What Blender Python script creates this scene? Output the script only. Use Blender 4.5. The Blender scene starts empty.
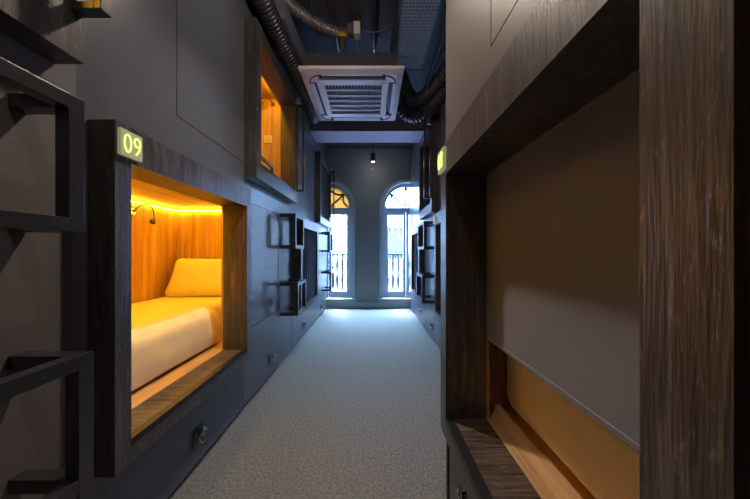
import bpy, math, random
from mathutils import Vector, Matrix
random.seed(7)
S = bpy.context.scene
C = S.collection
H = 1.15
# ------------------------------------------------------------------ materials
MATS = {}
def newmat(name):
    m = bpy.data.materials.new(name); m.use_nodes = True
    MATS[name] = m
    return m, m.node_tree, m.node_tree.nodes['Principled BSDF']
def lin(c):
    return tuple(((v/255)/12.92 if v/255 <= .04045 else ((v/255+.055)/1.055)**2.4) for v in c) + (1,)
def plain(name, col, rough=.5, metal=0, spec=.5, bump=0, bscale=200, coat=0):
    m, nt, b = newmat(name)
    b.inputs['Base Color'].default_value = (*col, 1)
    b.inputs['Roughness'].default_value = rough
    b.inputs['Metallic'].default_value = metal
    b.inputs['Specular IOR Level'].default_value = spec
    b.inputs['Coat Weight'].default_value = coat
    tc = nt.nodes.new('ShaderNodeTexCoord')
    n = nt.nodes.new('ShaderNodeTexNoise'); n.inputs['Scale'].default_value = bscale; n.inputs['Detail'].default_value = 4
    nt.links.new(tc.outputs['Object'], n.inputs['Vector'])
    mr = nt.nodes.new('ShaderNodeMapRange'); mr.inputs[3].default_value = .88; mr.inputs[4].default_value = 1.12
    nt.links.new(n.outputs['Fac'], mr.inputs[0])
    mx = nt.nodes.new('ShaderNodeMix'); mx.data_type = 'RGBA'; mx.blend_type = 'MULTIPLY'; mx.inputs[0].default_value = 1
    mx.inputs[6].default_value = (*col, 1)
    nt.links.new(mr.outputs[0], mx.inputs[7]); nt.links.new(mx.outputs[2], b.inputs['Base Color'])
    if bump:
        bp = nt.nodes.new('ShaderNodeBump'); bp.inputs['Strength'].default_value = bump; bp.inputs['Distance'].default_value = .002
        nt.links.new(n.outputs['Fac'], bp.inputs['Height']); nt.links.new(bp.outputs[0], b.inputs['Normal'])
    return m
def wood(name, dark, light, scale, rough=.45, fleck=0, contrast=(.35, .65), bump=.3, detail=6, mid=None, fine=None, spec=.5):
    """streaky veneer: scale is the (x,y,z) stretch, small number along the grain"""
    m, nt, b = newmat(name)
    tc = nt.nodes.new('ShaderNodeTexCoord'); mp = nt.nodes.new('ShaderNodeMapping')
    mp.inputs['Scale'].default_value = scale
    nt.links.new(tc.outputs['Object'], mp.inputs['Vector'])
    n = nt.nodes.new('ShaderNodeTexNoise'); n.inputs['Scale'].default_value = 1; n.inputs['Detail'].default_value = detail
    n.inputs['Roughness'].default_value = .68; n.inputs['Distortion'].default_value = .6
    nt.links.new(mp.outputs[0], n.inputs['Vector'])
    r = nt.nodes.new('ShaderNodeValToRGB')
    r.color_ramp.elements[0].position = contrast[0]; r.color_ramp.elements[0].color = (*dark, 1)
    r.color_ramp.elements[1].position = contrast[1]; r.color_ramp.elements[1].color = (*light, 1)
    if mid:
        e = r.color_ramp.elements.new((contrast[0]+contrast[1])/2); e.color = (*mid, 1)
    nt.links.new(n.outputs['Fac'], r.inputs[0])
    n2 = nt.nodes.new('ShaderNodeTexNoise'); n2.inputs['Scale'].default_value = 4; n2.inputs['Detail'].default_value = 5
    nt.links.new(mp.outputs[0], n2.inputs['Vector'])
    mr = nt.nodes.new('ShaderNodeMapRange'); mr.inputs[3].default_value = .6; mr.inputs[4].default_value = 1.4
    nt.links.new(n2.outputs['Fac'], mr.inputs[0])
    mx = nt.nodes.new('ShaderNodeMix'); mx.data_type = 'RGBA'; mx.blend_type = 'MULTIPLY'; mx.inputs[0].default_value = 1
    nt.links.new(r.outputs[0], mx.inputs[6]); nt.links.new(mr.outputs[0], mx.inputs[7])
    if fleck:   # pale broken flecks in the open grain
        n4 = nt.nodes.new('ShaderNodeTexNoise'); n4.inputs['Scale'].default_value = 2.3; n4.inputs['Detail'].default_value = 8; n4.inputs['Roughness'].default_value = .75
        mp4 = nt.nodes.new('ShaderNodeMapping'); mp4.inputs['Scale'].default_value = tuple(v*(1 if v > 10 else 4) for v in scale)
        nt.links.new(tc.outputs['Object'], mp4.inputs[0]); nt.links.new(mp4.outputs[0], n4.inputs['Vector'])
        r4 = nt.nodes.new('ShaderNodeMapRange'); r4.inputs[1].default_value = .56; r4.inputs[2].default_value = .78; r4.inputs[3].default_value = 0; r4.inputs[4].default_value = fleck
        nt.links.new(n4.outputs['Fac'], r4.inputs[0])
        m4 = nt.nodes.new('ShaderNodeMix'); m4.data_type = 'RGBA'; m4.inputs[7].default_value = (.40, .36, .33, 1)
        nt.links.new(r4.outputs[0], m4.inputs[0]); nt.links.new(mx.outputs[2], m4.inputs[6]); mx = m4
    nt.links.new(mx.outputs[2], b.inputs['Base Color'])
    b.inputs['Roughness'].default_value = rough
    b.inputs['Specular IOR Level'].default_value = spec
    bp = nt.nodes.new('ShaderNodeBump'); bp.inputs['Strength'].default_value = bump; bp.inputs['Distance'].default_value = .003
    nt.links.new(n2.outputs['Fac'], bp.inputs['Height']); nt.links.new(bp.outputs[0], b.inputs['Normal'])
    return m
def emit(name, col, strength):
    m, nt, b = newmat(name)
    b.inputs['Base Color'].default_value = (*col, 1)
    b.inputs['Emission Color'].default_value = (*col, 1)
    b.inputs['Emission Strength'].default_value = strength
    return m

frame_wood = wood('frame_wood', (.024, .020, .020), (.20, .172, .160), (48, 48, 3.0), rough=.36, spec=.7, contrast=(.32, .78), mid=(.066, .056, .054), bump=.45, detail=9, fleck=.7)
sill_wood = wood('sill_wood', (.012, .008, .006), (.15, .105, .080), (3, 70, 30), rough=.42, fleck=.6, contrast=(.36, .66))
ply_v = wood('plywood_vertical', (.30, .15, .055), (.66, .40, .18), (22, 22, .8), rough=.5, contrast=(.3, .7), bump=.1)
ply_h = wood('plywood_lengthwise', (.36, .20, .085), (.64, .41, .20), (22, .8, 22), rough=.5, contrast=(.3, .7), bump=.1)
panel = plain('grey_laminate', (.100, .108, .128), rough=.30, bscale=60, bump=.04)
panel_r = plain('taupe_laminate', (.112, .094, .088), rough=.42, bscale=60, bump=.04)
seam_black = plain('seam_black', (.006, .006, .007), rough=.8)
black_metal = plain('black_metal', (.022, .021, .025), rough=.28, spec=.9, bscale=300)
edge_black = plain('edge_black', (.008, .008, .009), rough=.4)
brass = plain('brass', (.6, .42, .18), rough=.3, metal=1)
chrome = plain('chrome', (.62, .64, .68), rough=.2, metal=1)
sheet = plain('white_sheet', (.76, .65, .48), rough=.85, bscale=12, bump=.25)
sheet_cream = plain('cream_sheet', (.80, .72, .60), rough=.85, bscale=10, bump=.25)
blind_m = plain('blind_fabric', (.19, .21, .28), rough=.75, bscale=500, bump=.2)
black_duct = plain('black_duct', (.030, .030, .042), rough=.35)
silver_duct = plain('silver_duct', (.30, .27, .30), rough=.35, metal=.7, bscale=40, bump=.4)
black_paint = plain('black_paint', (.035, .033, .045), rough=.75, bscale=20, bump=.3)
blue_ceiling = plain('blue_grey_ceiling', (.05, .095, .12), rough=.5)
beam_m = plain('beam_paint', (.30, .22, .30), rough=.6)
back_m = plain('back_wall_paint', (.30, .35, .35), rough=.7, bscale=30, bump=.2)
win_paint = plain('window_paint', (.50, .60, .66), rough=.45)
ac_white = plain('ac_white', (.66, .60, .66), rough=.4)
ac_dark = plain('ac_dark', (.03, .022, .035), rough=.6)
grille_m = plain('pierced_metal', (.20, .20, .26), rough=.5, metal=.2)
grey_cable = plain('grey_cable', (.10, .10, .12), rough=.5)
yellow_tape = plain('yellow_tape', (.55, .32, .03), rough=.5)
pipe_brown = plain('pipe_wrap', (.10, .055, .05), rough=.7)
white_plastic = plain('white_plastic', (.62, .58, .58), rough=.4)
cream_plastic = plain('cream_plastic', (.75, .62, .38), rough=.4)
railing_m = plain('railing_paint', (.009, .005, .0045), rough=.6)
facade_m = plain('facade_plaster', (.40, .38, .37), rough=.8, bscale=3)
shutter_m = plain('shutter_paint', (.011, .006, .0018), rough=.6)
bark = plain('bark', (.008, .007, .007), rough=.9)
leaf_m = plain('leaf', (.010, .014, .006), rough=.7)
led_m = emit('led_amber', (1.0, .59, .022), 38)
digit_m = emit('digit_glow', (.80, .92, .20), 1.3)
plate_m = emit('sign_glow', (.28, .30, .15), .6)
lampface = emit('lamp_face', (1.0, .9, .75), 4)

# carpet
m, nt, b = newmat('carpet')
tc = nt.nodes.new('ShaderNodeTexCoord')
n = nt.nodes.new('ShaderNodeTexNoise'); n.inputs['Scale'].default_value = 260; n.inputs['Detail'].default_value = 3
n3 = nt.nodes.new('ShaderNodeTexNoise'); n3.inputs['Scale'].default_value = 70; n3.inputs['Detail'].default_value = 4
nt.links.new(tc.outputs['Object'], n.inputs['Vector']); nt.links.new(tc.outputs['Object'], n3.inputs['Vector'])
ad = nt.nodes.new('ShaderNodeMath'); ad.operation = 'MULTIPLY_ADD'; ad.inputs[1].default_value = .35
nt.links.new(n3.outputs['Fac'], ad.inputs[0])
sc_ = nt.nodes.new('ShaderNodeMath'); sc_.operation = 'MULTIPLY'; sc_.inputs[1].default_value = .65
nt.links.new(n.outputs['Fac'], sc_.inputs[0]); nt.links.new(sc_.outputs[0], ad.inputs[2])
r = nt.nodes.new('ShaderNodeValToRGB')
r.color_ramp.elements[0].position = .36; r.color_ramp.elements[0].color = (.080, .080, .062, 1)
r.color_ramp.elements[1].position = .66; r.color_ramp.elements[1].color = (.37, .355, .295, 1)
nt.links.new(ad.outputs[0], r.inputs[0]); nt.links.new(r.outputs[0], b.inputs['Base Color'])
b.inputs['Roughness'].default_value = .9; b.inputs['Specular IOR Level'].default_value = .25
bp = nt.nodes.new('ShaderNodeBump'); bp.inputs['Strength'].default_value = .8; bp.inputs['Distance'].default_value = .006
nt.links.new(n.outputs['Fac'], bp.inputs['Height']); nt.links.new(bp.outputs[0], b.inputs['Normal'])
carpet = m
# woven wall covering
m, nt, b = newmat('woven_wallcover')
tc = nt.nodes.new('ShaderNodeTexCoord')
mp1 = nt.nodes.new('ShaderNodeMapping'); mp1.inputs['Scale'].default_value = (1, 600, 160)
mp2 = nt.nodes.new('ShaderNodeMapping'); mp2.inputs['Scale'].default_value = (1, 160, 600)
na = nt.nodes.new('ShaderNodeTexNoise'); nb = nt.nodes.new('ShaderNodeTexNoise')
for mp, nn in ((mp1, na), (mp2, nb)):
    nt.links.new(tc.outputs['Object'], mp.inputs[0]); nt.links.new(mp.outputs[0], nn.inputs['Vector'])
    nn.inputs['Scale'].default_value = 1; nn.inputs['Detail'].default_value = 2
ad = nt.nodes.new('ShaderNodeMath'); ad.operation = 'ADD'
nt.links.new(na.outputs['Fac'], ad.inputs[0]); nt.links.new(nb.outputs['Fac'], ad.inputs[1])
r = nt.nodes.new('ShaderNodeValToRGB')
r.color_ramp.elements[0].position = .60; r.color_ramp.elements[0].color = (.088, .080, .080, 1)
r.color_ramp.elements[1].position = 1.15; r.color_ramp.elements[1].color = (.150, .134, .132, 1)
dv = nt.nodes.new('ShaderNodeMath'); dv.operation = 'MULTIPLY'; dv.inputs[1].default_value = .9
nt.links.new(ad.outputs[0], dv.inputs[0]); nt.links.new(dv.outputs[0], r.inputs[0]); nt.links.new(r.outputs[0], b.inputs['Base Color'])
b.inputs['Roughness'].default_value = .65
woven = m
def glassmat(name, col, alpha):
    """thin pane: mostly see-through, tinted, with a faint sheen"""
    m = bpy.data.materials.new(name); m.use_nodes = True; nt = m.node_tree
    for x in list(nt.nodes): nt.nodes.remove(x)
    o = nt.nodes.new('ShaderNodeOutputMaterial'); t = nt.nodes.new('ShaderNodeBsdfTransparent'); g = nt.nodes.new('ShaderNodeBsdfGlossy')
    t.inputs[0].default_value = (*col, 1); g.inputs['Roughness'].default_value = .05
    mx = nt.nodes.new('ShaderNodeMixShader'); mx.inputs[0].default_value = alpha
    nt.links.new(t.outputs[0], mx.inputs[1]); nt.links.new(g.outputs[0], mx.inputs[2]); nt.links.new(mx.outputs[0], o.inputs[0])
    return m
glass = glassmat('window_glass', (.95, .97, 1), .05)
def translucent(name, col):
    m, nt, b = newmat(name)
    b.inputs['Base Color'].default_value = (*col, 1); b.inputs['Roughness'].default_value = .4
    out = [x for x in nt.nodes if x.type == 'OUTPUT_MATERIAL'][0]
    t = nt.nodes.new('ShaderNodeBsdfTranslucent'); t.inputs[0].default_value = (*col, 1)
    mx = nt.nodes.new('ShaderNodeMixShader'); mx.inputs[0].default_value = .8
    nt.links.new(b.outputs[0], mx.inputs[1]); nt.links.new(t.outputs[0], mx.inputs[2]); nt.links.new(mx.outputs[0], out.inputs[0])
    return m
amber = translucent('amber_glass', (.30, .18, .07))

# ------------------------------------------------------------------ mesh builder
class MB:
    def __init__(s): s.v = []; s.f = []; s.mi = []; s.sm = []
    def box(s, x0, x1, y0, y1, z0, z1, mi=0):
        x0, x1 = sorted((x0, x1)); y0, y1 = sorted((y0, y1)); z0, z1 = sorted((z0, z1))
        n = len(s.v)
        s.v += [(x0,y0,z0),(x1,y0,z0),(x1,y1,z0),(x0,y1,z0),(x0,y0,z1),(x1,y0,z1),(x1,y1,z1),(x0,y1,z1)]
        for q in ((0,3,2,1),(4,5,6,7),(0,1,5,4),(1,2,6,5),(2,3,7,6),(3,0,4,7)):
            s.f.append(tuple(n+i for i in q)); s.mi.append(mi); s.sm.append(False)
        return s
    def hexa(s, pts, mi=0):
        n = len(s.v); s.v += [tuple(p) for p in pts]
        for q in ((0,3,2,1),(4,5,6,7),(0,1,5,4),(1,2,6,5),(2,3,7,6),(3,0,4,7)):
            s.f.append(tuple(n+i for i in q)); s.mi.append(mi); s.sm.append(False)
        return s
    def tube(s, pts, rad, seg=10, mi=0, closed=False, cap=True, smooth=True):
        P = [Vector(p) for p in pts]; R = rad if isinstance(rad, (list, tuple)) else [rad]*len(P)
        up = None; rings = []
        N = len(P)
        for i, p in enumerate(P):
            if closed: d = (P[(i+1) % N]-P[i-1]).normalized()
            else: d = (P[min(i+1, N-1)]-P[max(i-1, 0)]).normalized()
            if up is None:
                a = Vector((0,0,1)) if abs(d.z) < .9 else Vector((1,0,0))
                up = (a-d*a.dot(d)).normalized()
            else:
                up = (up-d*up.dot(d)).normalized()
            sd = d.cross(up); n = len(s.v); rings.append(n)
            for k in range(seg):
                t = 2*math.pi*k/seg
                s.v.append(tuple(p+(up*math.cos(t)+sd*math.sin(t))*R[i]))
        M = N if closed else N-1
        for i in range(M):
            a, b = rings[i], rings[(i+1) % N]
            for k in range(seg):
                s.f.append((a+k, a+(k+1) % seg, b+(k+1) % seg, b+k)); s.mi.append(mi); s.sm.append(smooth)
        if cap and not closed:
            s.f.append(tuple(rings[0]+k for k in range(seg))[::-1]); s.mi.append(mi); s.sm.append(False)
            s.f.append(tuple(rings[-1]+k for k in range(seg))); s.mi.append(mi); s.sm.append(False)
        return s
    def build(s, name, mats, parent=None, loc=(0,0,0), bevel=0, seg=2, sub=0, kind=None):
        me = bpy.data.meshes.new(name)
        me.from_pydata([tuple(Vector(v)-Vector(loc)) for v in s.v], [], s.f)
        if not isinstance(mats, (list, tuple)): mats = [mats]
        for mt in mats: me.materials.append(mt)
        for p, mi, sm in zip(me.polygons, s.mi, s.sm): p.material_index = mi; p.use_smooth = sm
        me.update()
        import bmesh
        bm = bmesh.new(); bm.from_mesh(me); bmesh.ops.recalc_face_normals(bm, faces=bm.faces); bm.to_mesh(me); bm.free()
        o = bpy.data.objects.new(name, me); C.objects.link(o)
        if parent:
            o.parent = parent
            wl = Vector(loc)-wloc(parent); o.location = wl
        else: o.location = loc
        if bevel:
            bv = o.modifiers.new('bevel', 'BEVEL'); bv.width = bevel; bv.segments = seg; bv.limit_method = 'ANGLE'
        if sub:
            sb = o.modifiers.new('sub', 'SUBSURF'); sb.levels = sub; sb.render_levels = sub
            for p in me.polygons: p.use_smooth = True
        if kind: o['kind'] = kind
        return o
def wloc(o):
    v = Vector(o.location)
    while o.parent: o = o.parent; v += o.location
    return v
def box(*a): return MB().box(*a)
def thing(name, label, cat, loc=(0,0,0), group=None):
    o = bpy.data.objects.new(name, None); C.objects.link(o); o.location = loc; o.empty_display_size = .1
    o['label'] = label; o['category'] = cat
    if group: o['group'] = group
    return o
def tag(o, label, cat, group=None):
    o['label'] = label; o['category'] = cat
    if group: o['group'] = group
    return o
def copy_tree(o, parent=None):
    c = o.copy(); C.objects.link(c)
    if parent: c.parent = parent
    for ch in list(o.children): copy_tree(ch, c)
    return c
def P(name, mb, mats, parent, **k):
    """part: origin at the parent's origin"""
    return mb.build(name, mats, parent, loc=tuple(wloc(parent)), **k)
def spline(ctrl, n=8):
    """Catmull-Rom through the points"""
    c = [Vector(p) for p in ctrl]; c = [c[0]*2-c[1]] + c + [c[-1]*2-c[-2]]; out = []
    for i in range(1, len(c)-2):
        for k in range(n):
            t = k/n
            out.append(.5*((2*c[i])+(-c[i-1]+c[i+1])*t+(2*c[i-1]-5*c[i]+4*c[i+1]-c[i+2])*t*t+(-c[i-1]+3*c[i]-3*c[i+1]+c[i+2])*t**3))
    out.append(c[-2]); return out
def ribbed(ctrl, rad, pitch=.03, amp=.12, seg=16):
    base = spline(ctrl, 24); L = [0]
    for a, b_ in zip(base, base[1:]): L.append(L[-1]+(b_-a).length)
    N = int(L[-1]/(pitch/4)); pts = []; rr = []; j = 0
    for i in range(N+1):
        s_ = L[-1]*i/N
        while j < len(L)-2 and L[j+1] < s_: j += 1
        t = (s_-L[j])/max(1e-9, L[j+1]-L[j]); pts.append(base[j].lerp(base[j+1], t))
        rr.append(rad*(1+amp*math.cos(math.pi/2*i)))
    return MB().tube(pts, rr, seg)
def text_mesh(txt, w, h, depth):
    cu = bpy.data.curves.new('t', 'FONT'); cu.body = txt; cu.extrude = depth; cu.resolution_u = 6; cu.offset = -.022; cu.space_character = 1.05
    to = bpy.data.objects.new('t', cu); C.objects.link(to); bpy.context.view_layer.update()
    me = bpy.data.meshes.new_from_object(to.evaluated_get(bpy.context.evaluated_depsgraph_get()))
    bpy.data.objects.remove(to)
    xs = [v.co.x for v in me.vertices]; ys = [v.co.y for v in me.vertices]
    cx, cy = (min(xs)+max(xs))/2, (min(ys)+max(ys))/2; sx, sy = w/(max(xs)-min(xs)), h/(max(ys)-min(ys))
    for v in me.vertices: v.co = Vector(((v.co.x-cx)*sx, (v.co.y-cy)*sy, v.co.z))
    return me
def wall_cells(mb, x0, x1, Y0, Y1, Z0, Z1, holes, mi=0):
    """wall slab in a x=const plane with rectangular holes (y0,y1,z0,z1)"""
    ys = sorted({Y0, Y1, *[min(max(v, Y0), Y1) for h in holes for v in h[:2]]})
    zs = sorted({Z0, Z1, *[min(max(v, Z0), Z1) for h in holes for v in h[2:]]})
    for a, b_ in zip(zs, zs[1:]):
        run = None
        for c, d in zip(ys, ys[1:]):
            cy, cz = (c+d)/2, (a+b_)/2
            hit = any(h[0] < cy < h[1] and h[2] < cz < h[3] for h in holes)
            if not hit: run = (run[0], d) if run else (c, d)
            if (hit or d == ys[-1]) and run:
                mb.box(x0, x1, run[0], run[1], a, b_, mi); run = None
    return mb

# ------------------------------------------------------------------ levels
WL, FL = -.93, -.84           # left cladding plane, left pod frame plane
WR, FR = .79, .71             # right, far
WN, FN = .33, .29             # right, near block
YB = 5.43                     # window wall
CZ = 3.3
LZ = (.415, 1.585); LO = (.475, 1.46)     # lower pod outer / opening heights
UZ = (1.70, 2.86); UO = (1.80, 2.76)
UZ2 = (1.64, 2.80); UO2 = (1.73, 2.70)

# ------------------------------------------------------------------ shell
def st(name, mb, mats, **k): return mb.build(name, mats, kind='structure', **k)
st('floor', box(-2.1, 2.1, -2.0, YB+.2, -.1, 0), carpet)
st('ceiling', box(-2.1, 2.1, -2.0, 4.36, CZ, CZ+.1), black_paint)
cb = MB().box(-2.1, 2.1, 4.36, YB+.2, CZ, CZ+.1)
for i in range(7): cb.box(-2.1, 2.1, 4.42+i*.145, 4.52+i*.145, CZ-.012, CZ)
st('ceiling_window_end', cb, blue_ceiling)
st('trim_1', box(-2.1, 2.1, 3.93, 4.34, 2.97, CZ), beam_m)
st('wall_front', box(-2.1, 2.1, -2.1, -2.0, 0, CZ), panel)
st('wall_outer_left', box(-2.1, -2.05, -2.0, YB, 0, CZ), panel)
st('wall_outer_right', box(2.05, 2.1, -2.0, YB, 0, CZ), panel)

pods_L = [('u', -.28, .765), ('l', .856, 1.825), ('u', 1.905, 2.95), ('l', 3.10, 4.15), ('u2', 4.27, 5.30)]
ZZ = {'u': (UZ, UO), 'l': (LZ, LO), 'u2': (UZ2, UO2)}
e = .004
holesL = [(y0+e, y1-e, ZZ[k][0][0]+e, ZZ[k][0][1]-e) for k, y0, y1 in pods_L]
holesL.append((1.90, 3.02, .40, .573))
g = .0022
grooves = [(1.248-g, 1.248+g, 1.805, CZ), (1.248-g, 1.905, 1.803-g, 1.803+g),
           (1.90-g, 1.90+g, 0, 1.70), (1.99-g, 1.99+g, .575, 1.545), (1.99, 2.60, 1.530-g, 1.530+g),
           (1.85-g, 3.05, .575-g, .575+g), (2.60-g, 2.60+g, .575, 1.53), (3.02-g, 3.02+g, 0, CZ),
           (4.2-g, 4.2+g, 0, 1.62)]
mb = wall_cells(MB(), WL, WL-.02, -2.0, YB, .41, CZ, holesL+grooves)
wall_cells(mb, WL-.02, WL-.03, -2.0, YB, .41, CZ, holesL[:], 1)
# woven covering is used nearest to the camera
st('wall_left', mb, [panel, seam_black])
st('wall_near_left', wall_cells(MB(), WL+.004, WL, -2.0, .82, 0, CZ, holesL[:1]), woven)
st('wall_lower_left', box(WL, WL-.03, -2.0, .82, 0, .41), panel)

# drawers under the left pods (cabinet units in the cladding plane)
def latch(name, x, y, z, s, parent):
    """square black plate, round knob and a hanging pull ring; s = +1 faces +x"""
    pl = P(name, box(x, x+s*.006, y-.040, y+.040, z-.060, z+.040), black_metal, parent, bevel=.002)
    k = MB().tube([(x+s*.006, y, z+.01), (x+s*.016, y, z+.01), (x+s*.028, y, z+.01), (x+s*.03, y, z+.01)], [.013, .011, .021, .016], 16)
    k.box(x+s*.028, x+s*.036, y-.030, y+.030, z+.005, z+.015)
    k.box(x+s*.028, x+s*.036, y-.005, y+.005, z+.006, z+.038)
    P('latch_knob', k, chrome, pl, bevel=.001)
    ring = [(x+s*(.022-.006*math.sin(t)), y+.021*math.cos(t), z-.020+.028*math.sin(t)) for t in [2*math.pi*i/24 for i in range(24)]]
    P('pull_ring', MB().tube(ring, 0.0030, 8, closed=True), chrome, pl)
    return pl
def drawer(side, X, y0, y1, ztop, ly, lz, label, mat):
    s = 1 if side == 'L' else -1
    t = thing('storage_drawer', label, 'drawer', (X-s*.01, (y0+y1)/2, 0), 'storage drawers along the floor')
    P('drawer_front', box(X, X-s*.02, y0+.003, y1-.003, .03, ztop-.003), mat, t, bevel=.0015)
    P('drawer_box', box(X-s*.021, X-s*.55, y0+.03, y1-.03, .035, min(ztop-.04, .38)), edge_black, t)
    P('kick_board', box(X-s*.022, X-s*.04, y0, y1, 0, .03), edge_black, t)
    if ly: latch('latch', X, ly, lz, s, t)
    return t
drawer('L', WL, .83, 1.90, .41, 1.40, .185, 'grey storage drawer with ring latch below the pod signed 09', panel)
drawer('L', WL, 1.90, 3.02, .572, 2.412, .185, 'grey storage drawer with ring latch between the two lower left pods', panel)
drawer('L', WL, 3.02, 4.20, .41, 3.52, .175, 'grey storage drawer below the dark lower left pod', panel)
drawer('L', WL, 4.20, 5.36, .41, 4.75, .17, 'grey storage drawer nearest the windows on the left', panel)

# right far wall
pods_R = [('l', 2.02, 3.00), ('u2', 3.13, 3.98), ('l', 3.95, 4.80)]
holesR = [(y0+e, y1-e, ZZ[k][0][0]+e, ZZ[k][0][1]-e) for k, y0, y1 in pods_R]
mb = wall_cells(MB(), WR, WR+.02, 1.17, YB, .41, CZ, holesR+[(3.06-g, 3.06+g, .41, 1.62), (3.9-g, 3.9+g, .41, 1.62)])
wall_cells(mb, WR+.02, WR+.03, 1.17, YB, .41, CZ, holesR, 1)
st('wall_right', mb, [panel, seam_black])
drawer('R', WR, 2.02, 3.06, .41, 2.6, .2, 'grey storage drawer just past the near right pod block', panel)
drawer('R', WR, 3.06, 3.84, .41, 3.42, .2, 'grey storage drawer with ring latch under the right ladder steps', panel)
drawer('R', WR, 3.84, 4.90, .41, 4.25, .2, 'grey storage drawer nearest the windows on the right', panel)
# right near block
YN = 1.15
holeN = (.21+e, 1.105-e, LZ[0]+e, LZ[1]-e)
gN = [(.727-g, .727+g, 1.722, CZ), (-1.2, .727+g, 1.722-g, 1.722+g)]
mb = wall_cells(MB(), WN, WN+.02, -2.0, YN, .41, CZ, [holeN]+gN)
wall_cells(mb, WN+.02, WN+.03, -2.0, YN, .41, CZ, [holeN], 1)
mb.box(WN, WR+.02, YN, YN+.02, 0, CZ)
st('wall_near_right', mb, [panel_r, seam_black])
drawer('R', WN, .25, 1.12, .41, .90, .31, 'taupe storage drawer below the near right pod', panel_r)
st('wall_lower_right', box(WN, WN+.03, -2.0, .245, 0, .41), panel_r)
st('wall_lower_right_far', MB().box(WR, WR+.03, 1.17, 2.01, 0, .41).box(WR, WR+.03, 4.91, YB, 0, .41), panel)

# ------------------------------------------------------------------ pods
def pod(side, k, y0, y1, label, W, Fx, depth, open_y, iy, mode, sign=None, group='sleeping pods', jamb=.16):
    """mode: 'lit' amber LED interior, 'dim' unlit plywood, 'dark' closed by a dark sheet"""
    s = 1 if side == 'L' else -1
    (z0, z1), (o0, o1) = ZZ[k]
    a0, a1 = open_y
    t = thing('sleeping_pod', label, 'sleeping pod', (Fx-s*.08, (y0+y1)/2, z0), group)
    Xi = Fx-s*jamb
    fr = MB()
    fr.box(Fx, Xi, y0, a0, z0, z1); fr.box(Fx, Xi, a1, y1, z0, z1)
    fr.box(Fx, Xi, a0, a1, o1, z1); fr.box(Fx, Xi, a0, a1, z0, o0)
    P('frame', fr, frame_wood, t)
    P('sill', box(Fx-s*.030, Xi, a0, a1, o0, o0+.022), sill_wood, t)
    P('sill_edge', box(Fx+s*.001, Fx-s*.030, a0, a1, o0, o0+.025), edge_black, t)
    i0, i1 = iy; Xb = Fx-s*depth; ob = o0+.02; ot = o1+.11
    P('bed_base', box(Xi, Xb, i0, i1, ob-.04, ob), ply_h, t)
    ln = MB()
    ln.box(Xb, Xb-s*.015, i0, i1, ob, ot)
    ln.box(Xi, Xb, i1, i1+.015, ob, ot); ln.box(Xi, Xb, i0-.015, i0, ob, ot)
    Xq = Xi-s*.012
    if i0 < a0: ln.box(Xi, Xq, i0, a0-.001, ob, ot)
    if i1 > a1: ln.box(Xi, Xq, a1+.001, i1, ob, ot)
    ln.box(Xi, Xq, a0, a1, o1, ot)
    P('interior_lining', ln, ply_v, t)
    P('interior_ceiling', box(Xi, Xb, i0, i1, ot, ot+.015), ply_h, t)
    if mode == 'lit':
        led = MB().box(Xb+s*.004, Xb+s*.018, i0+.05, i1-.02, ot-.030, ot-.022)
        if k == 'l': led.box(Xi-s*.10, Xb+s*.02, i1-.018, i1-.004, ot-.030, ot-.022)
        P('led_strip', led, led_m, t)
        P('led_strip', box(Xi-s*.016, Xi-s*.058, i0+.05, i1-.12, ot-.012, ot-.004), led_m, t)
    if sign:
        ys = (y0+.006, y0+.088) if side == 'L' else (y1-.088, y1-.006)
        pl = P('number_plate', box(Fx+s*.001, Fx+s*.014, ys[0], ys[1], z1-.110, z1-.022), plate_m, t, bevel=.002)
        if sign != ' ':
            me = text_mesh(sign, .062, .062, .0015)
            d = bpy.data.objects.new('digits', me); C.objects.link(d); me.materials.append(digit_m); d.parent = pl
            M = Matrix(((0,0,s,0),(s,0,0,0),(0,1,0,0),(0,0,0,1)))
            off = Vector((Fx+s*.0155, (ys[0]+ys[1])/2, z1-.066))-wloc(pl)
            d.matrix_local = Matrix.Translation(off) @ M
    return t, Xi, Xb, ob, ot
def grab(t, s, Fx, y, zb, zt, r=.012, w=.085):
    m_ = MB(); X1 = Fx+s*w
    m_.box(X1, X1-s*.02, y-.016, y+.016, zb, zt)
    m_.box(Fx, Fx+s*.016, y-.016, y+.016, zb+.02, zt-.02)
    m_.box(Fx, X1-s*.02, y-.016, y+.016, zb, zb+.02); m_.box(Fx, X1-s*.02, y-.016, y+.016, zt-.02, zt)
    b_ = P('handle_bright_block', box(Fx+s*.001, Fx+s*.045, y-.014, y+.014, zt+.012, zt+.085), white_plastic, t, bevel=.004); b_['label'] = 'small white block at the bright spot'  # white block added where a bright spot shows above the handle
    o = P('grab_handle', m_, black_metal, t, bevel=.0015); o['label'] = 'black rectangular grab handle'
    return o
def gooseneck(t, s, X, y, z, into):
    """reading lamp on wall X, arm curling out and down"""
    b0 = P('reading_lamp', MB().tube([(X, y, z), (X+s*.02, y, z), (X+s*.022, y, z)], [.026, .026, .020], 20), chrome, t)
    pts = spline([(X+s*.02, y, z), (X+s*.05, y+.01, z+.045), (X+s*.08, y+.05, z+.07), (X+s*.09, y+.095, z+.04), (X+s*.09, y+.11, z-.03)], 10)
    P('gooseneck', MB().tube(pts, .0055, 8), black_metal, b0)
    P('lamp_head', MB().tube([(X+s*.09, y+.11, z-.025), (X+s*.09, y+.105, z-.045), (X+s*.09, y+.09, z-.07), (X+s*.09, y+.088, z-.072)], [.008, .014, .021, .016], 16), black_metal, b0)

# pod signed 09
t09, Xi, Xb, ob, ot = pod('L', 'l', .856, 1.825, 'lit sleeping pod in dark wood frame with glowing 09 sign', WL, FL, 1.02, (.915, 1.758), (.50, 2.49), 'lit', sign='09')
gooseneck(t09, 1, Xb, 2.02, 1.46, 1)
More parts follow.
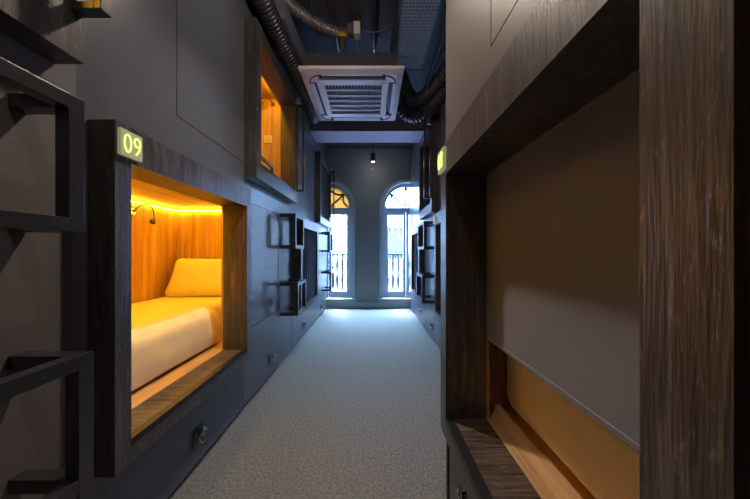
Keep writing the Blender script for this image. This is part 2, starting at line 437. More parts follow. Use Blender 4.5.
# upper lit pod
tu, XiU, XbU, obU, otU = pod('L', 'u', 1.905, 2.95, 'lit upper pod above and beyond pod 09 with side grab handle', WL, FL, 1.02, (1.985, 2.865), (1.6, 2.93), 'lit')
grab(tu, 1, FL, 2.925, 1.83, 2.79)
so = P('socket_plate', box(-1.115, -1.205, 2.918, 2.928, 2.37, 2.455), cream_plastic, tu, bevel=.003)
P('socket_switch', box(-1.14, -1.18, 2.912, 2.919, 2.39, 2.435), white_plastic, so, bevel=.001)
gb = P('reading_lamp', MB().tube([(-1.10, 2.929, 2.80), (-1.10, 2.91, 2.80)], .020, 16), chrome, tu)
P('gooseneck', MB().tube(spline([(-1.10, 2.91, 2.80), (-1.12, 2.86, 2.82), (-1.16, 2.82, 2.79), (-1.165, 2.81, 2.74)], 8), .006, 8), black_metal, gb)
gl = MB().box(-.885, -.905, 2.05, 2.36, 1.905, 1.925).box(-.885, -.905, 2.05, 2.07, 1.823, 1.905).box(-.885, -.905, 2.34, 2.36, 1.823, 1.905)
P('guard_loop', gl, black_metal, tu, bevel=.001)
# upper pod nearest the camera on the left
tn, *_ = pod('L', 'u', -.28, .765, 'lit upper pod whose bottom corner fills the top left edge', WL, FL, 1.02, (-.20, .69), (-.6, 1.2), 'lit')
grab(tn, 1, FL, .745, 1.83, 2.80)
# further left
tl2, Xi2, *_ = pod('L', 'l', 3.10, 4.15, 'unlit lower left pod behind the middle ladder steps', WL, FL, 1.02, (3.17, 4.03), (2.9, 4.5), 'dim')
tu2, *_ = pod('L', 'u2', 4.27, 5.30, 'unlit upper left pod beside the amber arched window', WL, FL, 1.02, (4.34, 5.22), (4.05, 5.36), 'dim')
grab(tu2, 1, FL, 5.26, 1.86, 2.78)
# right side
tr1, *_ = pod('R', 'l', 2.02, 3.00, 'plywood-lined lower right pod seen edge-on past the near block', WR, FR, 1.02, (2.09, 2.93), (1.8, 3.3), 'dim', sign=' ')
tr2, *_ = pod('R', 'u2', 3.13, 3.98, 'upper right pod under the ceiling beam', WR, FR, 1.02, (3.19, 3.91), (2.6, 4.2), 'dim')
grab(tr2, -1, FR, 3.16, 1.80, 2.68)
tr3, *_ = pod('R', 'l', 3.95, 4.80, 'unlit lower right pod nearest the right window', WR, FR, 1.02, (4.02, 4.72), (3.6, 5.1), 'dim')
# near right pod with blind
tnr, XiN, XbN, obN, otN = pod('R', 'l', .21, 1.105, 'large near right pod framed in dark wood behind a lowered blind', WN, FN, 1.10, (.284, 1.03), (-.85, 1.135), 'dim', sign='08')

# added dark sheets that make the unlit far pod openings read dark
def dark_sheet(x, y0, y1, z0, z1, label):
    m_ = MB(); n_ = 40
    for i in range(n_):
        a, b_ = y0+(y1-y0)*i/n_, y0+(y1-y0)*(i+1)/n_
        xa, xb = x+.010*math.sin(i*1.3), x+.010*math.sin((i+1)*1.3)
        m_.hexa([(xa, a, z0), (xa+.004, a, z0), (xb+.004, b_, z0), (xb, b_, z0), (xa, a, z1), (xa+.004, a, z1), (xb+.004, b_, z1), (xb, b_, z1)])
    return tag(m_.build('dark_sheet', plain('pod_opening_dark_'+str(len(MATS)), (.03, .03, .038), rough=.85), loc=(x, (y0+y1)/2, z0)), label, 'dark_sheet', 'dark pod sheets')
dark_sheet(-.875, 3.18, 4.02, .505, 1.45, 'dark sheet closing the lower left pod behind the middle ladder')
dark_sheet(-.875, 4.35, 5.21, 1.76, 2.69, 'dark sheet in the upper left pod beside the amber window')
dark_sheet(.755, 4.03, 4.71, .505, 1.45, 'dark sheet in the lower right pod nearest the window')

# ------------------------------------------------------------------ bedding
def rounded(x0, x1, y0, y1, z0, z1): return box(x0, x1, y0, y1, z0, z1)
def soft(name, x0, x1, y0, y1, z0, z1, mat, bev, label, cat, n=(14, 24, 4), amp=.006, sd=1, pinch=0):
    """subdivided box with rounded edges and gentle lumps"""
    import bmesh
    from mathutils import noise
    bm = bmesh.new(); bmesh.ops.create_cube(bm, size=1)
    sx, sy, sz = x1-x0, y1-y0, z1-z0
    for v in bm.verts: v.co = Vector((v.co.x*sx, v.co.y*sy, v.co.z*sz))
    bmesh.ops.bevel(bm, geom=list(bm.edges)+list(bm.verts), offset=bev, segments=5, profile=.5, affect='EDGES')
    bmesh.ops.triangulate(bm, faces=[f for f in bm.faces if len(f.verts) > 4])
    for _ in range(3):
        L = [e_ for e_ in bm.edges if e_.calc_length() > .05]
        if L: bmesh.ops.subdivide_edges(bm, edges=L, cuts=1, use_grid_fill=True)
    for v in bm.verts:
        p = v.co
        if pinch:
            u, w = abs(2*p.x/sx), abs(2*p.y/sy)
            f_ = max(.12, (1-u**4)*(1-w**4))**.45
            if amp: p.z = p.z*f_
            cn = (u*w)**2; p.x *= 1+.05*cn; p.y *= 1+.05*cn
        d = noise.noise(p*7+Vector((sd, 0, 0)))*amp + noise.noise(p*22+Vector((0, sd, 0)))*amp*.35
        if p.z > -sz*.3: p.z += d
        p.x += d*.7
    me = bpy.data.meshes.new(name); bm.to_mesh(me); bm.free(); me.materials.append(mat)
    for p in me.polygons: p.use_smooth = True
    o = bpy.data.objects.new(name, me); C.objects.link(o); o.location = ((x0+x1)/2, (y0+y1)/2, (z0+z1)/2)
    tag(o, label, cat); return o
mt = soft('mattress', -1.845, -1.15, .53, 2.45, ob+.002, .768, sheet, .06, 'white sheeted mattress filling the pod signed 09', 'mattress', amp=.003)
mt['group'] = 'mattresses in the pods'
# folded duvet lying over the near edge of the mattress
prof = [(-1.30, .772), (-1.24, .772), (-1.20, .764), (-1.16, .742), (-1.135, .70), (-1.125, .64), (-1.118, .58), (-1.118, .515)]
pp = spline([(x, 0, z) for x, z in prof], 5); dv = MB(); ny = 30; rows = []
from mathutils import noise
for j in range(ny+1):
    y = .62+(1.90-.62)*j/ny; row = []
    for i, p_ in enumerate(pp):
        u = i/(len(pp)-1); w = .006*noise.noise(Vector((p_.x*6, y*5, p_.z*6)))
        yy = y - (.02*math.sin(u*5) if j == ny else 0)
        row.append((p_.x+w+(.0 if u < .5 else .004), yy, p_.z+w))
    rows.append(row)
n0 = 0
for row in rows: dv.v += row
W_ = len(pp)
for j in range(ny):
    for i in range(W_-1):
        dv.f.append((j*W_+i, j*W_+i+1, (j+1)*W_+i+1, (j+1)*W_+i)); dv.mi.append(0); dv.sm.append(True)
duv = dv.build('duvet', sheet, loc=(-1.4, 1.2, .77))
so_ = duv.modifiers.new('thick', 'SOLIDIFY'); so_.thickness = .022; so_.offset = 1
duv.modifiers.new('sub', 'SUBSURF').render_levels = 1
tag(duv, 'plain folded duvet draped over the front edge of the lit lower bed', 'duvet')
# pillow, leaning on the end wall
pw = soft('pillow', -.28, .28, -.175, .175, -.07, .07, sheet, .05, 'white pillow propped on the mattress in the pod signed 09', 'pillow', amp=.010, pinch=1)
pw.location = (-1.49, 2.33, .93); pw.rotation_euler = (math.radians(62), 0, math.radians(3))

mr_ = soft('mattress', .552, 1.37, -.82, 1.130, obN+.002, .835, sheet_cream, .075, 'cream mattress seen below the lowered blind in the near right pod', 'mattress', amp=.004, sd=5)
mr_['group'] = 'mattresses in the pods'
# roller blind
tb = thing('roller_blind', 'grey-brown blind lowered inside the near right pod', 'blind', (.46, .65, .81))
P('blind_fabric', box(.4555, .457, .24, 1.075, .815, 1.50), blind_m, tb)
P('bottom_bar', box(.4535, .459, .24, 1.075, .808, .822), blind_m, tb, bevel=.0015)
P('roller_tube', MB().tube([(.485, .22, 1.525), (.485, 1.10, 1.525)], .018, 14), black_metal, tb)
tag(MB().tube(spline([(.49, 1.128, .84), (.505, 1.128, .72), (.515, 1.120, .62), (.495, 1.122, .55), (.475, 1.118, .545)], 8), .0022, 8).build('power_cord', edge_black, loc=(.49, 1.12, .6)),
    'thin black cord curling on plywood beside the near right mattress', 'cord')

# ------------------------------------------------------------------ ladder steps
def step(side, W, X, y0, y1, z0, z1, label, q=.036):
    s = 1 if side == 'L' else -1
    t = thing('ladder_step', label, 'ladder step', (W, (y0+y1)/2, z0), 'black box-shaped ladder steps on the walls')
    fr = MB(); Xa = X-s*q
    fr.box(X, Xa, y0, y0+q, z0, z1); fr.box(X, Xa, y1-q, y1, z0, z1)
    fr.box(X, Xa, y0+q, y1-q, z0, z0+q); fr.box(X, Xa, y0+q, y1-q, z1-q, z1)
    P('step_frame', fr, black_metal, t, bevel=.001)
    for yy in (y0, y1-q):
        for zz in (z0, z1-q):
            P('arm', box(Xa, W+s*.004, yy, yy+q, zz, zz+q), black_metal, t, bevel=.001)
    return t
SZ = ((1.203, 1.555), (.535, .886))
step('L', WL, -.77, .32, .702, *SZ[0], 'large upper ladder step at the left edge of the photo')
step('L', WL, -.745, .32, .702, *SZ[1], 'large lower ladder step at the bottom left corner')
step('L', WL, -.77, 2.64, 2.97, 1.19, 1.545, 'upper middle ladder step on the left wall beyond pod 09')
step('L', WL, -.745, 2.64, 2.97, .51, .85, 'lower middle ladder step on the left wall beyond pod 09')
step('L', WL, -.77, 4.80, 5.20, 1.16, 1.53, 'upper left ladder step nearest the windows')
step('L', WL, -.745, 4.80, 5.20, .44, .80, 'lower left ladder step nearest the windows')
step('R', WR, .62, 3.14, 3.56, 1.19, 1.53, 'upper ladder step on the right wall')
step('R', WR, .60, 3.14, 3.56, .54, .88, 'lower ladder step on the right wall')

# ------------------------------------------------------------------ window wall
WC = (-.912, .715); WRD = .50; SP = 2.09; WB = .18
def arch_wall(mb, y0, y1):
    xs = [-2.1, WC[0]-WRD, WC[0]+WRD, WC[1]-WRD, WC[1]+WRD, 2.1]
    for a, b_ in ((0, 1), (2, 3), (4, 5)): mb.box(xs[a], xs[b_], y0, y1, 0, CZ)
    for c in WC:
        mb.box(c-WRD, c+WRD, y0, y1, 0, WB)
        N = 28
        for i in range(N):
            t0, t1 = math.pi*(1-i/N), math.pi*(1-(i+1)/N)
            xa, za, xb, zb = c+WRD*math.cos(t0), SP+WRD*math.sin(t0), c+WRD*math.cos(t1), SP+WRD*math.sin(t1)
            mb.hexa([(xa, y0, za), (xb, y0, zb), (xb, y1, zb), (xa, y1, za), (xa, y0, CZ), (xb, y0, CZ), (xb, y1, CZ), (xa, y1, CZ)])
    return mb
st('wall_back', arch_wall(MB(), YB, YB+.24), back_m)
def arc_band(mb, c, r0, r1, y0, y1, a0=0, a1=math.pi, N=28, z=SP, mi=0):
    for i in range(N):
        t0, t1 = a0+(a1-a0)*i/N, a0+(a1-a0)*(i+1)/N
        q = [(c+r*math.cos(t), z+r*math.sin(t)) for r, t in ((r0, t0), (r1, t0), (r1, t1), (r0, t1))]
        mb.hexa([(q[0][0], y0, q[0][1]), (q[1][0], y0, q[1][1]), (q[2][0], y0, q[2][1]), (q[3][0], y0, q[3][1]),
                 (q[0][0], y1, q[0][1]), (q[1][0], y1, q[1][1]), (q[2][0], y1, q[2][1]), (q[3][0], y1, q[3][1])], mi)
    return mb
tracery_m = plain('tracery_paint', (.05, .06, .08), rough=.5)
def window(idx, c, fan):
    w = bpy.data.objects.new('window_%d' % idx, None); C.objects.link(w); w.location = (c, YB+.1, WB); w['kind'] = 'structure'
    cs = MB(); arc_band(cs, c, .50, .565, YB-.03, YB-.001)
    cs.box(c-.565, c-.50, YB-.03, YB-.001, .13, SP); cs.box(c+.50, c+.565, YB-.03, YB-.001, .13, SP)
    P('window_casing', cs, win_paint, w)
    fr = MB(); arc_band(fr, c, .435, .50, YB+.08, YB+.14)
    fr.box(c-.50, c-.435, YB+.08, YB+.14, WB, SP); fr.box(c+.435, c+.50, YB+.08, YB+.14, WB, SP)
    fr.box(c-.435, c+.435, YB+.075, YB+.145, SP-.09, SP)
    P('window_frame', fr, win_paint, w)
    for sg in (-1, 1):
        lf = MB(); xa, xb = (c-.435, c-.003) if sg < 0 else (c+.003, c+.435)
        lf.box(xa, xa+.055, YB+.09, YB+.13, WB+.01, SP-.09); lf.box(xb-.055, xb, YB+.09, YB+.13, WB+.01, SP-.09)
        lf.box(xa+.055, xb-.055, YB+.09, YB+.13, WB+.01, .335); lf.box(xa+.055, xb-.055, YB+.09, YB+.13, 1.94, SP-.09)
        o = P('window_leaf', lf, win_paint, w, bevel=.003)
        P('pane', box(xa+.055, xb-.055, YB+.108, YB+.112, .335, 1.94), glass, o)
    # tracery of the fanlight
    tr = MB(); R_ = .435; y0, y1 = YB+.095, YB+.125
    def bar(p, q, wd=.017):
        p, q = Vector((p[0], 0, p[1])), Vector((q[0], 0, q[1])); d = (q-p).normalized(); nn = Vector((-d.z, 0, d.x))*wd
        tr.hexa([(a.x+c, y0, a.z+SP) for a in (p-nn, q-nn, q+nn, p+nn)] + [(a.x+c, y1, a.z+SP) for a in (p-nn, q-nn, q+nn, p+nn)])
    for ang in (90, 42, 138): bar((.07*math.cos(math.radians(ang)), .07*math.sin(math.radians(ang))), (R_*math.cos(math.radians(ang)), R_*math.sin(math.radians(ang))))
    arc_band(tr, c, .055, .085, y0, y1, N=12)
    def scallop(a0, a1, sag):
        p, q = Vector((R_*math.cos(math.radians(a0)), R_*math.sin(math.radians(a0)))), Vector((R_*math.cos(math.radians(a1)), R_*math.sin(math.radians(a1))))
        mid = (p+q)/2; mid = mid*(1-sag/mid.length); last = None
        for i in range(13):
            t = i/12; pt = p*(1-t)**2+(mid*2-(p+q)/2)*2*t*(1-t)+q*t*t
            if last is not None: bar(last, pt, .015)
            last = pt
    for a0, a1 in ((2, 42), (42, 90), (90, 138), (138, 178)): scallop(a0, a1, .07)
    P('tracery', tr, tracery_m, w)
    pn = MB(); N = 28
    for i in range(N):
        t0, t1 = math.pi*i/N, math.pi*(i+1)/N
        pn.hexa([(c, YB+.108, SP), (c+R_*math.cos(t0), YB+.108, SP+R_*math.sin(t0)), (c+R_*math.cos(t1), YB+.108, SP+R_*math.sin(t1)), (c, YB+.108, SP+.0001),
                 (c, YB+.112, SP), (c+R_*math.cos(t0), YB+.112, SP+R_*math.sin(t0)), (c+R_*math.cos(t1), YB+.112, SP+R_*math.sin(t1)), (c, YB+.112, SP+.0001)])
    P('fanlight_pane', pn, amber if fan == 'amber' else glass, w)
    P('window_sill', box(c-.58, c+.58, YB-.05, YB+.24, .125, .20), win_paint, w, bevel=.006)
window(1, WC[0], 'amber'); window(2, WC[1], 'clear')
st('baseboard_back', box(-2.0, 2.0, YB-.018, YB-.001, 0, .118), win_paint, bevel=.004)

# ------------------------------------------------------------------ outside
def railing(c, label):
    t = thing('balcony_railing', label, 'railing', (c, 5.95, .0), 'balcony railings outside the windows')
    P('top_rail', box(c-.75, c+.75, 5.92, 5.98, 1.09, 1.13), railing_m, t, bevel=.005)
    P('bottom_rail', box(c-.75, c+.75, 5.93, 5.97, .20, .235), railing_m, t)
    for i in range(13):
        x = c-.72+i*.12
        pts = [(x, 5.95, z) for z in (.235, .30, .40, .55, .68, .80, .92, 1.02, 1.09)]
        P('baluster', MB().tube(pts, [.028, .020, .032, .040, .022, .030, .034, .020, .028], 10), railing_m, t)
railing(WC[0], 'pinkish balcony railing outside the left window'); railing(WC[1], 'pinkish balcony railing outside the right window')
st('floor_balcony', box(-2.1, 2.1, YB+.24, 6.05, -.1, .10), facade_m)
bd = thing('building', 'sunlit white building with yellow louvred shutters across the street', 'building', (0, 11, -4))
fm = MB()
wy = 11.0
wins = [(1.28, 1.75), (.1, .5), (-1.0, -.6)]
P('wall', box(-1.2, 7, wy, wy+.3, -4, 3.6), facade_m, bd)
for (a, b_) in ((.72, 1.24), (2.3, 2.8)):
    sh = MB(); sh.box(a, a+.05, wy-.06, wy-.005, .95, 2.15); sh.box(b_-.05, b_, wy-.06, wy-.005, .95, 2.15)
    sh.box((a+b_)/2-.03, (a+b_)/2+.03, wy-.06, wy-.005, .95, 2.15); sh.box(a, b_, wy-.06, wy-.005, .95, 1.03); sh.box(a, b_, wy-.06, wy-.005, 2.08, 2.15)
    for i in range(16):
        z = 1.05+i*.064
        sh.hexa([(a+.05, wy-.05, z), (b_-.05, wy-.05, z), (b_-.05, wy-.015, z+.03), (a+.05, wy-.015, z+.03), (a+.05, wy-.05, z+.012), (b_-.05, wy-.05, z+.012), (b_-.05, wy-.015, z+.042), (a+.05, wy-.015, z+.042)])
    P('shutter', sh, shutter_m, bd)
    P('window_surround', MB().box(a-.08, b_+.08, wy-.03, wy-.002, 2.15, 2.25).box(a-.08, b_+.08, wy-.05, wy-.002, .86, .95)
      .box(a-.08, a-.01, wy-.03, wy-.002, .95, 2.15).box(b_+.01, b_+.08, wy-.03, wy-.002, .95, 2.15).box(a, b_, wy-.04, wy-.002, 2.32, 2.75), shutter_m, bd)
tre = thing('tree', 'bare-twigged tree outside the left window', 'tree', (-2.2, 8.6, -4))
tm = MB(); lf = MB()
def branch(p, d, r, L, k):
    pts = [p]; q = p
    for i in range(5):
        d = (d+Vector((random.uniform(-.25, .25), random.uniform(-.25, .25), random.uniform(-.12, .16)))).normalized(); q = q+d*L/5; pts.append(q)
    tm.tube(pts, [r*(1-.12*i) for i in range(6)], 5)
    if k:
        for j in range(3):
            b0 = pts[random.randint(2, 5)]
            branch(b0, (d+Vector((random.uniform(-1, 1), random.uniform(-.6, .6), random.uniform(-.5, .9)))).normalized(), r*.55, L*.68, k-1)
    else:
        for pt in pts[2:]:
            for _ in range(2):
                o_ = pt+Vector((random.uniform(-.06, .06), random.uniform(-.06, .06), random.uniform(-.06, .06))); n = len(lf.v)
                a = Vector((random.uniform(-1, 1), random.uniform(-1, 1), random.uniform(-1, 1))).normalized()*.035; b2 = a.cross(Vector((.3, 1, .2))).normalized()*.014
                lf.v += [tuple(o_-a), tuple(o_+b2), tuple(o_+a), tuple(o_-b2)]; lf.f.append((n, n+1, n+2, n+3)); lf.mi.append(0); lf.sm.append(False)
branch(Vector((-2.2, 8.6, -4)), Vector((0, 0, 1)), .14, 4.4, 0)
for i in range(5): branch(Vector((-2.2, 8.6, .1+.1*i)), Vector((random.uniform(-.2, 1), random.uniform(-.3, .3), random.uniform(.2, 1))).normalized(), .035, 1.5, 3)
P('trunk', tm, bark, tre); P('foliage', lf, leaf_m, tre)

# ------------------------------------------------------------------ ceiling services
AX0, AX1, AY0, AY1, AZ = -.638, .280, 2.26, 3.16, 2.72
ta = thing('air_conditioner', 'white ceiling cassette air conditioner with a central intake grille', 'air conditioner', ((AX0+AX1)/2, (AY0+AY1)/2, AZ))
acx, acy = (AX0+AX1)/2, (AY0+AY1)/2
hx, hy = (AX1-AX0)/2, (AY1-AY0)/2
pan = MB()
def rectring(mb, a, b_, z0, z1, zo=None):   # a: outer half size, b_: inner half size
    zo = zo if zo is not None else z0
    O = [(-a, -a), (a, -a), (a, a), (-a, a)]; I = [(-b_, -b_), (b_, -b_), (b_, b_), (-b_, b_)]
    for i in range(4):
        j = (i+1) % 4
        p = lambda q, z: (acx+q[0], acy+q[1]*hy/hx, z)
        mb.hexa([p(O[i], zo), p(O[j], zo), p(I[j], z0), p(I[i], z0), p(O[i], z1), p(O[j], z1), p(I[j], z1), p(I[i], z1)])
rectring(pan, hx, .400, AZ, AZ+.045, AZ+.018)
rectring(pan, .335, .272, AZ-.004, AZ+.03)
for sx in (-1, 1):
    for sy in (-1, 1):
        pan.box(acx+sx*.30, acx+sx*.41, acy+sy*.29, acy+sy*.40, AZ-.001, AZ+.03)
P('panel', pan, ac_white, ta, bevel=.006)
P('cassette_body', box(acx-.40, acx+.40, acy-.39, acy+.39, AZ+.046, AZ+.20), black_paint, ta)
P('air_slots', MB().box(acx-.39, acx+.39, acy-.385, acy+.385, AZ+.028, AZ+.045), ac_dark, ta)
for a, b_ in (((-.27, .27), (-.40, -.378)), ((-.27, .27), (.362, .398)), ((-.398, -.358), (-.27, .27)), ((.376, .40), (-.27, .27))):
    P('air_vane', box(acx+a[0], acx+a[1], acy+b_[0]*.98, acy+b_[1]*.98, AZ+.004, AZ+.012), ac_white, ta, bevel=.003).rotation_euler = (0, 0, 0)
for sx in (-1, 1):
    for sy in (-1, 1):
        cc = (acx+sx*.28, acy+sy*.275); pts = [(cc[0]+sx*.115*math.cos(t), cc[1]+sy*.115*math.sin(t), AZ-.001) for t in [math.pi/2*i/10 for i in range(11)]]
        P('corner_groove', MB().tube(pts, .006, 6), ac_dark, ta)
gr = MB()
for i in range(7): gr.box(acx-.272, acx+.272, acy-.272+i*.088, acy-.272+i*.088+.016, AZ-.003, AZ+.012)
for i in range(18):
    x = acx-.268+i*.0306; gr.box(x, x+.011, acy-.27, acy+.27, AZ+.008, AZ+.012, 1)
P('intake_grille', gr, [ac_white, plain('grille_fin', (.22, .18, .24), rough=.5)], ta)
P('energy_label', box(acx+.288, acx+.318, acy-.08, acy+.06, AZ-.0065, AZ-.0045), cream_plastic, ta)

def duct(name, ctrl, r_, mat, label, **k):
    return tag(ribbed(ctrl, r_, **k).build(name, mat, loc=ctrl[0]), label, 'duct', 'flexible ducts under the ceiling')
duct('flexible_duct', [(-.83, 1.2, 3.12), (-.83, 1.7, 3.06), (-.79, 2.2, 2.98), (-.735, 2.6, 2.91), (-.74, 3.1, 2.93), (-.80, 3.6, 3.0)], .072, black_duct, 'black ribbed duct running along the top of the left wall', pitch=.03)
duct('flexible_duct', [(-.84, 1.9, 3.22), (-.74, 2.15, 3.24), (-.55, 2.33, 3.22), (-.35, 2.42, 3.19), (-.22, 2.44, 3.17)], .05, silver_duct, 'silver ribbed duct curving overhead toward the white junction box', pitch=.026, amp=.16)
duct('flexible_duct', [(.80, 2.55, 3.02), (.66, 2.85, 2.92), (.50, 2.98, 2.88), (.38, 2.9, 2.93), (.30, 2.75, 2.99)], .072, black_duct, 'upper black ribbed duct to the right of the air conditioner', pitch=.036)
duct('flexible_duct', [(.80, 2.78, 2.90), (.66, 2.98, 2.79), (.52, 3.08, 2.755), (.39, 3.08, 2.79), (.31, 3.02, 2.86)], .072, black_duct, 'lower black ribbed duct to the right of the air conditioner', pitch=.036)
# perforated trunking on the right
tg = thing('perforated_duct_box', 'perforated grey metal box hanging at the upper right of the ceiling', 'duct box', (.38, 2.25, 3.0))
pg = MB(); x0, x1, y0, y1 = .225, .50, 1.75, 2.64
nx, ny_ = 11, 30
for i in range(nx+1):
    x = x0+(x1-x0)*i/nx; pg.box(x-.0055, x+.0055, y0, y1, 2.998, 3.004)
for i in range(ny_+1):
    y = y0+(y1-y0)*i/ny_; pg.box(x0, x1, y-.0055, y+.0055, 2.997, 3.003)
P('perforated_sheet', pg, grille_m, tg)
P('duct_body', MB().box(x0-.02, x1+.02, y0-.02, y1+.02, 3.022, 3.26).box(x0-.02, x0, y0, y1, 2.995, 3.022).box(x1, x1+.02, y0, y1, 2.995, 3.022).box(x0-.02, x1+.02, y1, y1+.02, 2.995, 3.022), black_duct, tg)
tag(MB().hexa([(-.80, 2.1, 3.05), (-.70, 2.1, 3.02), (-.62, 2.72, 2.90), (-.70, 2.72, 2.92), (-.80, 2.1, 3.20), (-.70, 2.1, 3.17), (-.62, 2.72, 3.05), (-.70, 2.72, 3.07)]).build('cable_trunking', grille_m, loc=(-.72, 2.4, 3.0)),
    'dark metal trunking slanting left of the air conditioner', 'trunking')
tp = thing('wrapped_pipe', 'yellow-taped pipe dropping to the air conditioner top', 'pipe', (-.27, 2.45, 3.0))
P('pipe', ribbed([(-.27, 2.40, 3.20), (-.275, 2.43, 3.12), (-.27, 2.50, 3.02), (-.21, 2.60, 2.95)], .022, pitch=.03, amp=.25), pipe_brown, tp)
P('tape_band', MB().tube([(-.27, 2.395, 3.155), (-.272, 2.405, 3.12)], .036, 16), yellow_tape, tp)
tj = thing('junction_box', 'small white junction box on the dark ceiling', 'junction box', (-.13, 2.35, 3.2))
P('box_body', box(-.165, -.105, 2.34, 2.42, 3.11, 3.22), white_plastic, tj, bevel=.004)
P('mounting_plate', box(-.225, -.172, 2.36, 2.40, 3.13, 3.24), grey_cable, tj, bevel=.003)
P('bracket', box(-.23, -.10, 2.36, 2.40, 3.225, 3.30), black_metal, tj)
def cable(ctrl, r_, label, mat=grey_cable):
    tag(MB().tube(spline(ctrl, 8), r_, 6).build('cable', mat, loc=ctrl[0]), label, 'cable', 'cables under the ceiling')
cable([(-.10, 2.36, 3.16), (.02, 2.38, 3.15), (.13, 2.38, 3.19), (.24, 2.38, 3.27)], .006, 'upper grey cable looping right from the white junction box')
cable([(-.12, 2.38, 3.12), (.0, 2.45, 3.06), (.12, 2.42, 3.12), (.24, 2.40, 3.24)], .005, 'lower grey cable sagging right from the white junction box')
cable([(-.15, 2.40, 3.12), (-.12, 2.45, 3.02), (-.02, 2.5, 2.93), (.14, 2.5, 2.92), (.20, 2.48, 2.96)], .006, 'grey cable hanging over the top of the air conditioner')
cable([(.58, 1.9, 3.22), (.62, 2.3, 3.05), (.60, 2.7, 2.95), (.56, 3.0, 2.80)], .008, 'long cable sloping beside the perforated box')
cable([(-.52, 2.2, 3.29), (-.50, 2.5, 3.05), (-.46, 2.6, 3.12), (-.40, 2.55, 3.04), (-.36, 2.62, 3.0)], .006, 'wavy cable left of the yellow-taped pipe', black_duct)
cable([(.20, 2.3, 3.28), (.18, 2.5, 3.10), (.20, 2.7, 2.98), (.19, 2.9, 2.85)], .010, 'dark pipe between the air conditioner and the perforated box', black_duct)
for i, (x, z, lb) in enumerate(((-.35, 3.25, 'left'), (.02, 3.26, 'middle'), (.68, 3.2, 'right'))):
    tag(MB().tube([(x, 1.2, z), (x, 3.92, z)], .022, 12).build('ceiling_pipe', black_duct, loc=(x, 2.5, z)), 'straight black pipe along the ceiling, %s of the three' % lb, 'pipe', 'straight ceiling pipes')

def spotlight(x, y, label, ztop=CZ, zl=2.90, tilt=(0, 0)):
    t = thing('ceiling_spotlight', label, 'spotlight', (x, y, ztop), 'hanging black spotlights')
    P('canopy', MB().tube([(x, y, ztop), (x, y, ztop-.02)], .045, 20), black_metal, t)
    P('stem', MB().tube([(x, y, ztop-.02), (x, y, zl+.15)], .008, 10), black_metal, t)
    P('lamp_housing', MB().tube([(x, y, zl+.16), (x, y, zl+.15), (x, y, zl+.01), (x, y, zl)], [.03, .045, .045, .042], 24), black_metal, t)
    P('lamp_face', MB().tube([(x, y, zl+.001), (x, y, zl-.004)], .030, 20), lampface, t)
    return t
spotlight(.02, 5.05, 'small black spotlight hanging before the window wall')
spotlight(-.22, 1.42, 'black spotlight hanging over the pod signed 09', zl=2.80)
spotlight(-.15, .25, 'black spotlight hanging overhead near the camera', zl=2.80)
tag(MB().tube([(.0, YB-.001, 2.86), (.0, YB-.03, 2.86), (.0, YB-.055, 2.855), (.0, YB-.06, 2.855)], [.03, .032, .026, .012], 20).build('wall_device', white_plastic, loc=(0, YB, 2.86)),  # small white round wall device, purpose unknown
    'small white round device on the wall between the windows', 'detector')

# ------------------------------------------------------------------ lights
def lamp(name, kind, loc, energy, col, rot=(0, 0, 0), **k):
    l = bpy.data.lights.new(name, kind); l.energy = energy; l.color = col
    for a, b_ in k.items(): setattr(l, a, b_)
    o = bpy.data.objects.new(name, l); C.objects.link(o); o.location = loc; o.rotation_euler = rot
    return o
WARM = (1, .84, .70)
lamp('spot_over_pod', 'SPOT', (-.22, 1.42, 2.785), 95, WARM, spot_size=math.radians(112), spot_blend=.9, shadow_soft_size=.03)
lamp('spot_near_camera', 'SPOT', (-.15, .25, 2.785), 13, WARM, spot_size=math.radians(100), spot_blend=.9, shadow_soft_size=.03)
lamp('spot_window_end', 'SPOT', (.02, 5.05, 2.885), .8, WARM, spot_size=math.radians(110), spot_blend=.6, shadow_soft_size=.03)
lamp('fill_over_pod', 'POINT', (-.22, 1.42, 2.76), 11, WARM, shadow_soft_size=.05)  # added weak fill lamp, lifts the dark upper walls
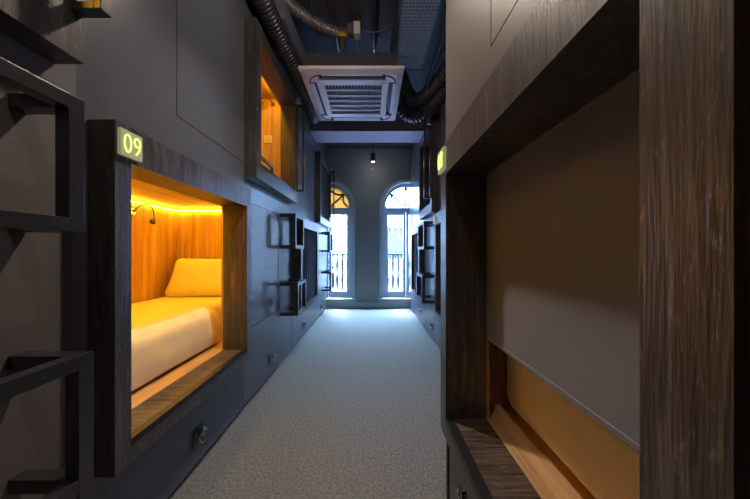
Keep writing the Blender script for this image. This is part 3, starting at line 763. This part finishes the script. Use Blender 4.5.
lamp('fill_near_camera', 'POINT', (-.15, .25, 2.76), 6, WARM, shadow_soft_size=.05)  # added fill lamp, brightens the surroundings of the near spotlight
lamp('fill_window_end', 'POINT', (.02, 5.05, 2.87), 1.5, WARM, shadow_soft_size=.05)  # added faint fill lamp for the window end
sun = lamp('sun', 'SUN', (0, 0, 10), 9, (.86, .93, 1), rot=(math.radians(-27), 0, math.radians(4)), angle=.16)
for i, c in enumerate(WC):
    lamp('window_portal_%d' % i, 'AREA', (c, YB+.26, 1.35), 1, (1, 1, 1), rot=(math.radians(-90), 0, 0), shape='RECTANGLE', size=1.0, size_y=2.5).data.cycles.is_portal = True
wd = bpy.data.worlds.new('World'); S.world = wd; wd.use_nodes = True
bg = wd.node_tree.nodes['Background']; bg.inputs[0].default_value = (.36, .60, 1.0, 1); bg.inputs[1].default_value = 45
wn = wd.node_tree; wtc = wn.nodes.new('ShaderNodeTexCoord'); wsp = wn.nodes.new('ShaderNodeSeparateXYZ'); wmr = wn.nodes.new('ShaderNodeMapRange')
wmr.inputs[1].default_value = 0; wmr.inputs[2].default_value = .9; wmr.inputs[3].default_value = 34; wmr.inputs[4].default_value = 180
wn.links.new(wtc.outputs['Generated'], wsp.inputs[0]); wn.links.new(wsp.outputs[2], wmr.inputs[0]); wn.links.new(wmr.outputs[0], bg.inputs[1])

# ------------------------------------------------------------------ camera
cam = bpy.data.cameras.new('camera'); co = bpy.data.objects.new('camera', cam); C.objects.link(co)
co.location = (0, 0, H); co.rotation_euler = (math.radians(90), 0, 0)
cam.sensor_width = 36; cam.lens = 36*262/750; cam.shift_x = 3/750; cam.shift_y = 3/750; cam.clip_start = .01
S.camera = co
S.view_settings.view_transform = 'Standard'; S.view_settings.look = 'None'; S.view_settings.gamma = 1
S.view_settings.use_curve_mapping = False; S.view_settings.exposure = .12
S.cycles.use_denoising = True
S.cycles.max_bounces = 8; S.cycles.diffuse_bounces = 5; S.cycles.transparent_max_bounces = 12
S.cycles.sample_clamp_indirect = 6
